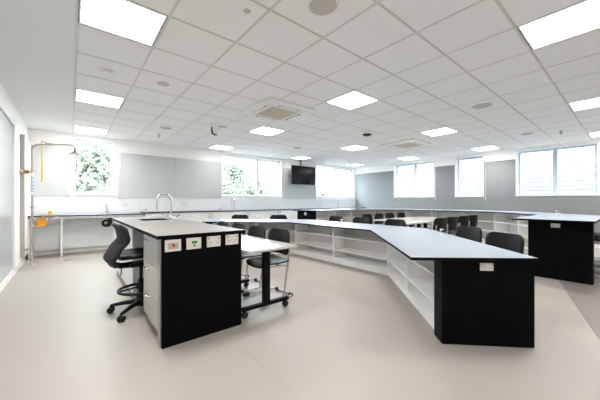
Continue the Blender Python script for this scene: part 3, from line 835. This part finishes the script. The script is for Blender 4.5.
def make_chair(loc, rz, label, group):
    t = thing('school_chair', label, 'chair', loc, rz, group)
    def seat(u, v):
        x, y = rrect(u, ease(v), 0.22, 0.20, 0.07)
        return (x, y+0.0, 0.425 + 0.02*(abs(x)/0.2)**2 - 0.012*math.cos(y*6) - (0.03*max(0,(y-0.1)/0.1)**2) + 0.03*max(0,(-y-0.1)/0.1)**2)
    vs, fs = shell(seat, 10, 12, -0.014); q = MB(); q.add(vs, fs, 0, True); q.build('seat', 'blackp', t)
    def back(u, v):
        x, z = rrect(u, ease(v), 0.225, 0.15, 0.08)
        zz = z+0.66
        return (x, -0.185 - 0.10*(zz-0.5) + 0.9*x*x - 0.03*math.exp(-((zz-0.56)/0.08)**2)*0, zz)
    vs, fs = shell(back, 12, 14, 0.016); q = MB(); q.add(vs, fs, 0, True); q.build('backrest', 'blackp', t)
    r = 0.0115
    for s in (-1, 1):
        x = s*0.195
        q = MB(); q.tube([(x,0.21,0.02),(x,-0.18,0.02),(x-s*0.012,-0.215,0.02),(x-s*0.045,-0.235,0.02)], r, 8); rn = q.build('runner', 'silver', t)
        q = MB(); q.bbox(x-0.017,x+0.017,0.15,0.225,0.0,0.038,0.006); g = q.build('glide', 'rubber', rn)
        q = MB(); q.bbox(x-s*0.05-0.03,x-s*0.05+0.03,-0.252,-0.22,0.0,0.036,0.006); q.build('glide', 'rubber', rn)
        q = MB(); q.tube([(x,-0.09,0.025),(x,-0.13,0.25),(x,-0.165,0.44),(x*0.97,-0.185,0.54),(x*0.93,-0.186,0.66)], r, 8); q.build('post', 'silver', t)
        q = MB(); q.tube([(x,-0.155,0.39),(x,-0.10,0.400),(x*0.9,0.10,0.402)], r*0.9, 8); q.build('seat_arm', 'silver', t)
    q = MB(); q.tube([(-0.15,-0.235,0.02),(0.15,-0.235,0.02)], r, 8); q.build('rear_bar', 'silver', t)
    q = MB(); q.tube([(-0.19,-0.06,0.398),(0.19,-0.06,0.398)], r*0.9, 8); q.build('cross_bar', 'silver', t)
    return t
gA = 'black school chairs at the glossy table by the island'
gB = 'black school chairs behind the low bench'
gC = 'black school chairs at the nearer middle tables'
gD = 'black school chairs at the farther middle tables'
c0 = make_chair((1.84,2.83,0), PI/2, 'black school chair with silver legs at the glossy table, nearest of its row of four', gA)
sc = (1,1,1)
for y, l in ((3.36,'second nearest of its row'),(3.92,'third of its row'),(4.50,'farthest, behind the island worktop')):
    dup(c0, (1.84,y,0), PI/2, 'black school chair at the glossy table, '+l, gA, sc)
for x, y, rz, l in ((3.50,0.98,1.08,'nearest to its black end'),(4.08,1.53,1.08,'second from its black end'),
                    (4.66,2.94,PI/2,'right one of three at its middle'),(4.66,3.75,PI/2,'middle one of three at its middle'),
                    (4.66,4.48,PI/2,'left one of three at its middle'),(3.98,5.69,PI*0.75,'right one of two at the far arm'),(3.27,6.41,PI*0.75,'left one of two at the far arm')):
    dup(c0, (x,y,0), rz, 'black school chair behind the low white bench, '+l, gB, (1,1,1))
for k, x in enumerate((6.06,6.61,7.28,7.87)):
    dup(c0, (x,2.76,0), -0.2, 'black school chair with silver posts at the nearer middle tables, %s from the left' % ('first','second','third','fourth')[k], gC, sc)
for k, x in enumerate((6.25,6.80,7.36,7.98)):
    dup(c0, (x,4.50,0), PI, 'black school chair behind the farther middle tables, %s from the left' % ('first','second','third','fourth')[k], gD, sc)
for k, x in enumerate((6.35,6.95,7.5)):
    dup(c0, (x,0.34,0), 0, 'tall black chair under the tall bench at the right edge, %s from its end' % ('first','second','third')[k], 'tall black chairs at the right edge', (1.05,1.05,1.3))

# ------------------------------------------------------------------ tables
def make_table(loc, rz, label, group):
    t = thing('school_table', label, 'table', loc, rz, group)   # long axis local y, length 1.19, width 0.61
    pts = []
    a, b, r = 0.30, 0.595, 0.035
    for k, (sx, sy) in enumerate(((1,1),(-1,1),(-1,-1),(1,-1))):
        for s in range(5):
            an = k*PI/2+s/4*PI/2
            pts.append((sx*(a-r)+r*math.cos(an), sy*(b-r)+r*math.sin(an)))
    q = MB(); q.prism(pts, 0.665, 0.690, 0); q.build('tabletop', 'tabletop', t)
    q = MB(); q.box(-0.02,0.02,-0.40,0.40,0.62,0.656); q.build('beam', 'bmetal', t)
    for s in (-1, 1):
        y = s*0.44
        q = MB(); q.bbox(-0.035,0.035,y-0.028,y+0.028,0.10,0.664,0.004); q.build('leg', 'bmetal', t)
        q = MB(); q.bbox(-0.24,0.24,y-0.03,y+0.03,0.656,0.6648,0.002); q.build('bracket', 'bmetal', t)
        q = MB(); q.bbox(-0.285,0.285,y-0.024,y+0.024,0.072,0.108,0.006); ft = q.build('foot', 'bmetal', t)
        for sx in (-1, 1):
            q = MB(); q.lathe([(0.026,-0.02),(0.033,-0.014),(0.033,0.014),(0.026,0.02)], (sx*0.25,y,0.033), 14, axis='y'); q.lathe([(0.01,0.03),(0.01,0.075)], (sx*0.25,y,0), 8); q.build('castor', 'rubber', ft)
    return t
M['tabletop'] = mat('glossy_grey_laminate', (206, 204, 198), 0.18, scale=60, amount=0.05, spec=0.6)
gt = 'grey laminate tables on black T-legs'
t0 = make_table((1.575,2.897,0), 0, 'glossy grey table on black castor legs beside the island, nearer one', gt)
dup(t0, (1.575,4.095,0), 0, 'glossy grey table beside the island, farther one behind its worktop', gt)
dup(t0, (6.05,3.32,0), PI/2, 'pale table in the middle of the room, nearer row, left one', gt)
dup(t0, (7.26,3.32,0), PI/2, 'pale table in the middle of the room, nearer row, right one behind four chairs', gt)
dup(t0, (6.55,3.97,0), PI/2, 'pale table in the middle of the room, farther row, left one', gt)
dup(t0, (7.75,3.97,0), PI/2, 'pale table in the middle of the room, farther row, right one', gt)

# ------------------------------------------------------------------ drafting stool at the island
st = thing('drafting_stool', 'black swivel drafting stool with foot ring and wavy mesh back at the island', 'stool', (0.575,3.34,0), -PI/2+0.10)  # front (+y local) faces +x
hub = (0,0)
base = MB()
base.lathe([(0.045,0.06),(0.05,0.08),(0.045,0.13),(0.03,0.15)], n=16)
base.build('hub', 'blackp', st)
for k in range(5):
    an = PI/2 + PI + (k-0.5)*2*PI/5 + 0.06
    dx, dy = math.cos(an), math.sin(an)
    q = MB(); q.tube([(dx*0.03,dy*0.03,0.105),(dx*0.16,dy*0.16,0.095),(dx*0.285,dy*0.285,0.075)], [0.026,0.022,0.016], 8); lg = q.build('leg', 'blackp', st)
    q = MB()
    for s in (-1, 1):
        px, py = dx*0.285 - dy*0.016*s, dy*0.285 + dx*0.016*s
        c = Vector((px,py,0.03)); ax = Vector((-dy,dx,0)); 
        q.tube([c-ax*0.009, c+ax*0.009], 0.03, 14)
    q.tube([(dx*0.285,dy*0.285,0.03),(dx*0.285,dy*0.285,0.08)], 0.010, 8)
    q.build('castor', 'rubber', lg)
q = MB(); q.tube([(0,0,0.12),(0,0,0.34)], 0.028, 12); q.tube([(0,0,0.34),(0,0,0.50)], 0.016, 12); q.build('gas_lift', 'blackp', st)
q = MB(); q.tube(arc((0,0,0.235), 0.205, 0, 2*PI, 32, 'xy')[:-1], 0.014, 8, closed=True)
for k in range(3):
    a = k*2*PI/3+0.4; q.tube([(0,0,0.26),(0.205*math.cos(a),0.205*math.sin(a),0.235)], 0.009, 6)
q.lathe([(0.04,0.235),(0.045,0.25),(0.045,0.285),(0.035,0.295)], n=14)
q.build('foot_ring', 'blackp', st)
q = MB(); q.bbox(-0.09,0.09,-0.12,0.10,0.485,0.52,0.008); q.build('mechanism', 'blackp', st)
q = MB(); q.tube([(0.06,0,0.49),(0.19,-0.05,0.47),(0.20,-0.05,0.455)], 0.006, 6); q.build('lever', 'blackp', st); q = MB(); q.tube([(-0.08,-0.1,0.49),(-0.20,-0.13,0.47),(-0.20,-0.14,0.36)], 0.006, 6); q.build('lever', 'blackp', st)
def sseat(u, v):
    x, y = rrect(u, ease(v), 0.225, 0.215, 0.09)
    return (x, y+0.01, 0.555 + 0.03*(abs(x)/0.22)**2 - 0.035*max(0,(y-0.08)/0.13)**2 + 0.012)
vs, fs = shell(sseat, 12, 12, -0.04); q = MB(); q.add(vs, fs, 0, True)
q.build('seat', 'blackp', st)
def prof(f):
    K = [(-0.1,-0.24),(0.0,-0.28),(0.18,-0.325),(0.42,-0.275),(0.66,-0.20),(0.85,-0.215),(1.1,-0.27)]
    for (a, b), (c, d) in zip(K, K[1:]):
        if f <= c:
            t = (f-a)/(c-a); t = t*t*(3-2*t)*0.6+t*0.4
            return b+(d-b)*t
    return K[-1][1]
def sback(u, v):
    x, z = rrect(u, ease(v), 0.205, 0.20, 0.06)
    zz = z+0.715
    f = (zz-0.515)/0.40
    return (x, prof(f) + 0.6*x*x, zz)
vs, fs = shell(sback, 12, 24, 0.03); q = MB(); q.add(vs, fs, 0, True); q.build('backrest', 'blackm', st)
q = MB(); q.tube([(0,-0.08,0.50),(0,-0.19,0.505),(0,-0.26,0.535),(0,-0.275,0.60),(0,-0.23,0.66)], [0.03,0.03,0.028,0.024,0.018], 8); q.build('back_support', 'blackp', st)

# ------------------------------------------------------------------ outside
g = MB(); g.box(-30, 50, YB+WT+0.02, 40, -0.6, -0.4); g.box(XR+WT+0.02, 50, -20, YB+WT+0.02, -0.6, -0.4)
struct(g.build('ground', 'ground'))

def tree(loc, rad, n, leafm, label, seed, trunk_h):
    rnd = random.Random(seed)
    t = thing('tree', label, 'tree', loc, 0, 'trees outside the back windows')
    top = Vector((0,0,trunk_h))
    q = MB(); q.tube([(0,0,0),(0.08,0.05,trunk_h*0.5),(0,0,trunk_h)], [0.14,0.11,0.08], 8); q.build('trunk', 'bark', t)
    tips = []
    for k in range(14):
        a = rnd.uniform(0,2*PI); el = rnd.uniform(-0.3,1.3); l = rnd.uniform(0.6,0.95)
        e = top + Vector((math.cos(a)*math.cos(el)*rad[0]*l, math.sin(a)*math.cos(el)*rad[1]*l, math.sin(el)*rad[2]*l))
        s = Vector((0,0,trunk_h*rnd.uniform(0.4,1.0)))
        q = MB(); q.tube([s, s.lerp(e,0.5)+Vector((0,0,0.12)), e], [0.05,0.03,0.012], 6); q.build('branch', 'bark', t)
        tips.append((s,e))
    vs, fs = [], []
    for k in range(n):
        if rnd.random() < 0.6:
            s, e = rnd.choice(tips); c = s.lerp(e, rnd.uniform(0.4,1.08)) + Vector((rnd.gauss(0,0.28),rnd.gauss(0,0.28),rnd.gauss(0,0.25)))
        else:
            while True:
                p = Vector((rnd.uniform(-1,1),rnd.uniform(-1,1),rnd.uniform(-1,1)))
                if 0.2 < p.length < 1: break
            c = top + Vector((p.x*rad[0],p.y*rad[1],p.z*rad[2]))
        u = Vector((rnd.gauss(0,1),rnd.gauss(0,1),rnd.gauss(0,1))).normalized()
        w_ = u.orthogonal().normalized(); sz = rnd.uniform(0.05,0.11)
        o = len(vs)
        vs += [c-u*sz, c+w_*sz*0.45, c+u*sz, c-w_*sz*0.45]
        fs.append((o,o+1,o+2,o+3))
    me = bpy.data.meshes.new('foliage'); me.from_pydata(vs, [], fs); me.materials.append(M[leafm])
    f = link('foliage', me, t); f['kind'] = 'stuff'
tree((0.3,12.2,-0.4), (2.3,1.3,1.9), 11000, 'leaf', 'leafy tree seen through the leftmost window', 1, 2.4)
tree((-2.6,16.5,-0.4), (2.2,1.5,1.6), 6000, 'leaf2', 'blue-green bushy tree beyond the left part of the leftmost window', 2, 1.9)
tree((6.5,12.6,-0.4), (2.1,1.4,1.6), 11000, 'leaf', 'leafy tree seen through the large pane of the second window', 3, 2.2)
tree((10.2,15.6,-0.4), (1.7,1.3,1.7), 6500, 'leaf2', 'leafy tree seen through the narrow sash of the second window', 4, 2.2)
tree((12.2,12.6,-0.4), (1.0,0.9,0.95), 5000, 'leaf', 'low tree seen through the third back window', 5, 1.6)

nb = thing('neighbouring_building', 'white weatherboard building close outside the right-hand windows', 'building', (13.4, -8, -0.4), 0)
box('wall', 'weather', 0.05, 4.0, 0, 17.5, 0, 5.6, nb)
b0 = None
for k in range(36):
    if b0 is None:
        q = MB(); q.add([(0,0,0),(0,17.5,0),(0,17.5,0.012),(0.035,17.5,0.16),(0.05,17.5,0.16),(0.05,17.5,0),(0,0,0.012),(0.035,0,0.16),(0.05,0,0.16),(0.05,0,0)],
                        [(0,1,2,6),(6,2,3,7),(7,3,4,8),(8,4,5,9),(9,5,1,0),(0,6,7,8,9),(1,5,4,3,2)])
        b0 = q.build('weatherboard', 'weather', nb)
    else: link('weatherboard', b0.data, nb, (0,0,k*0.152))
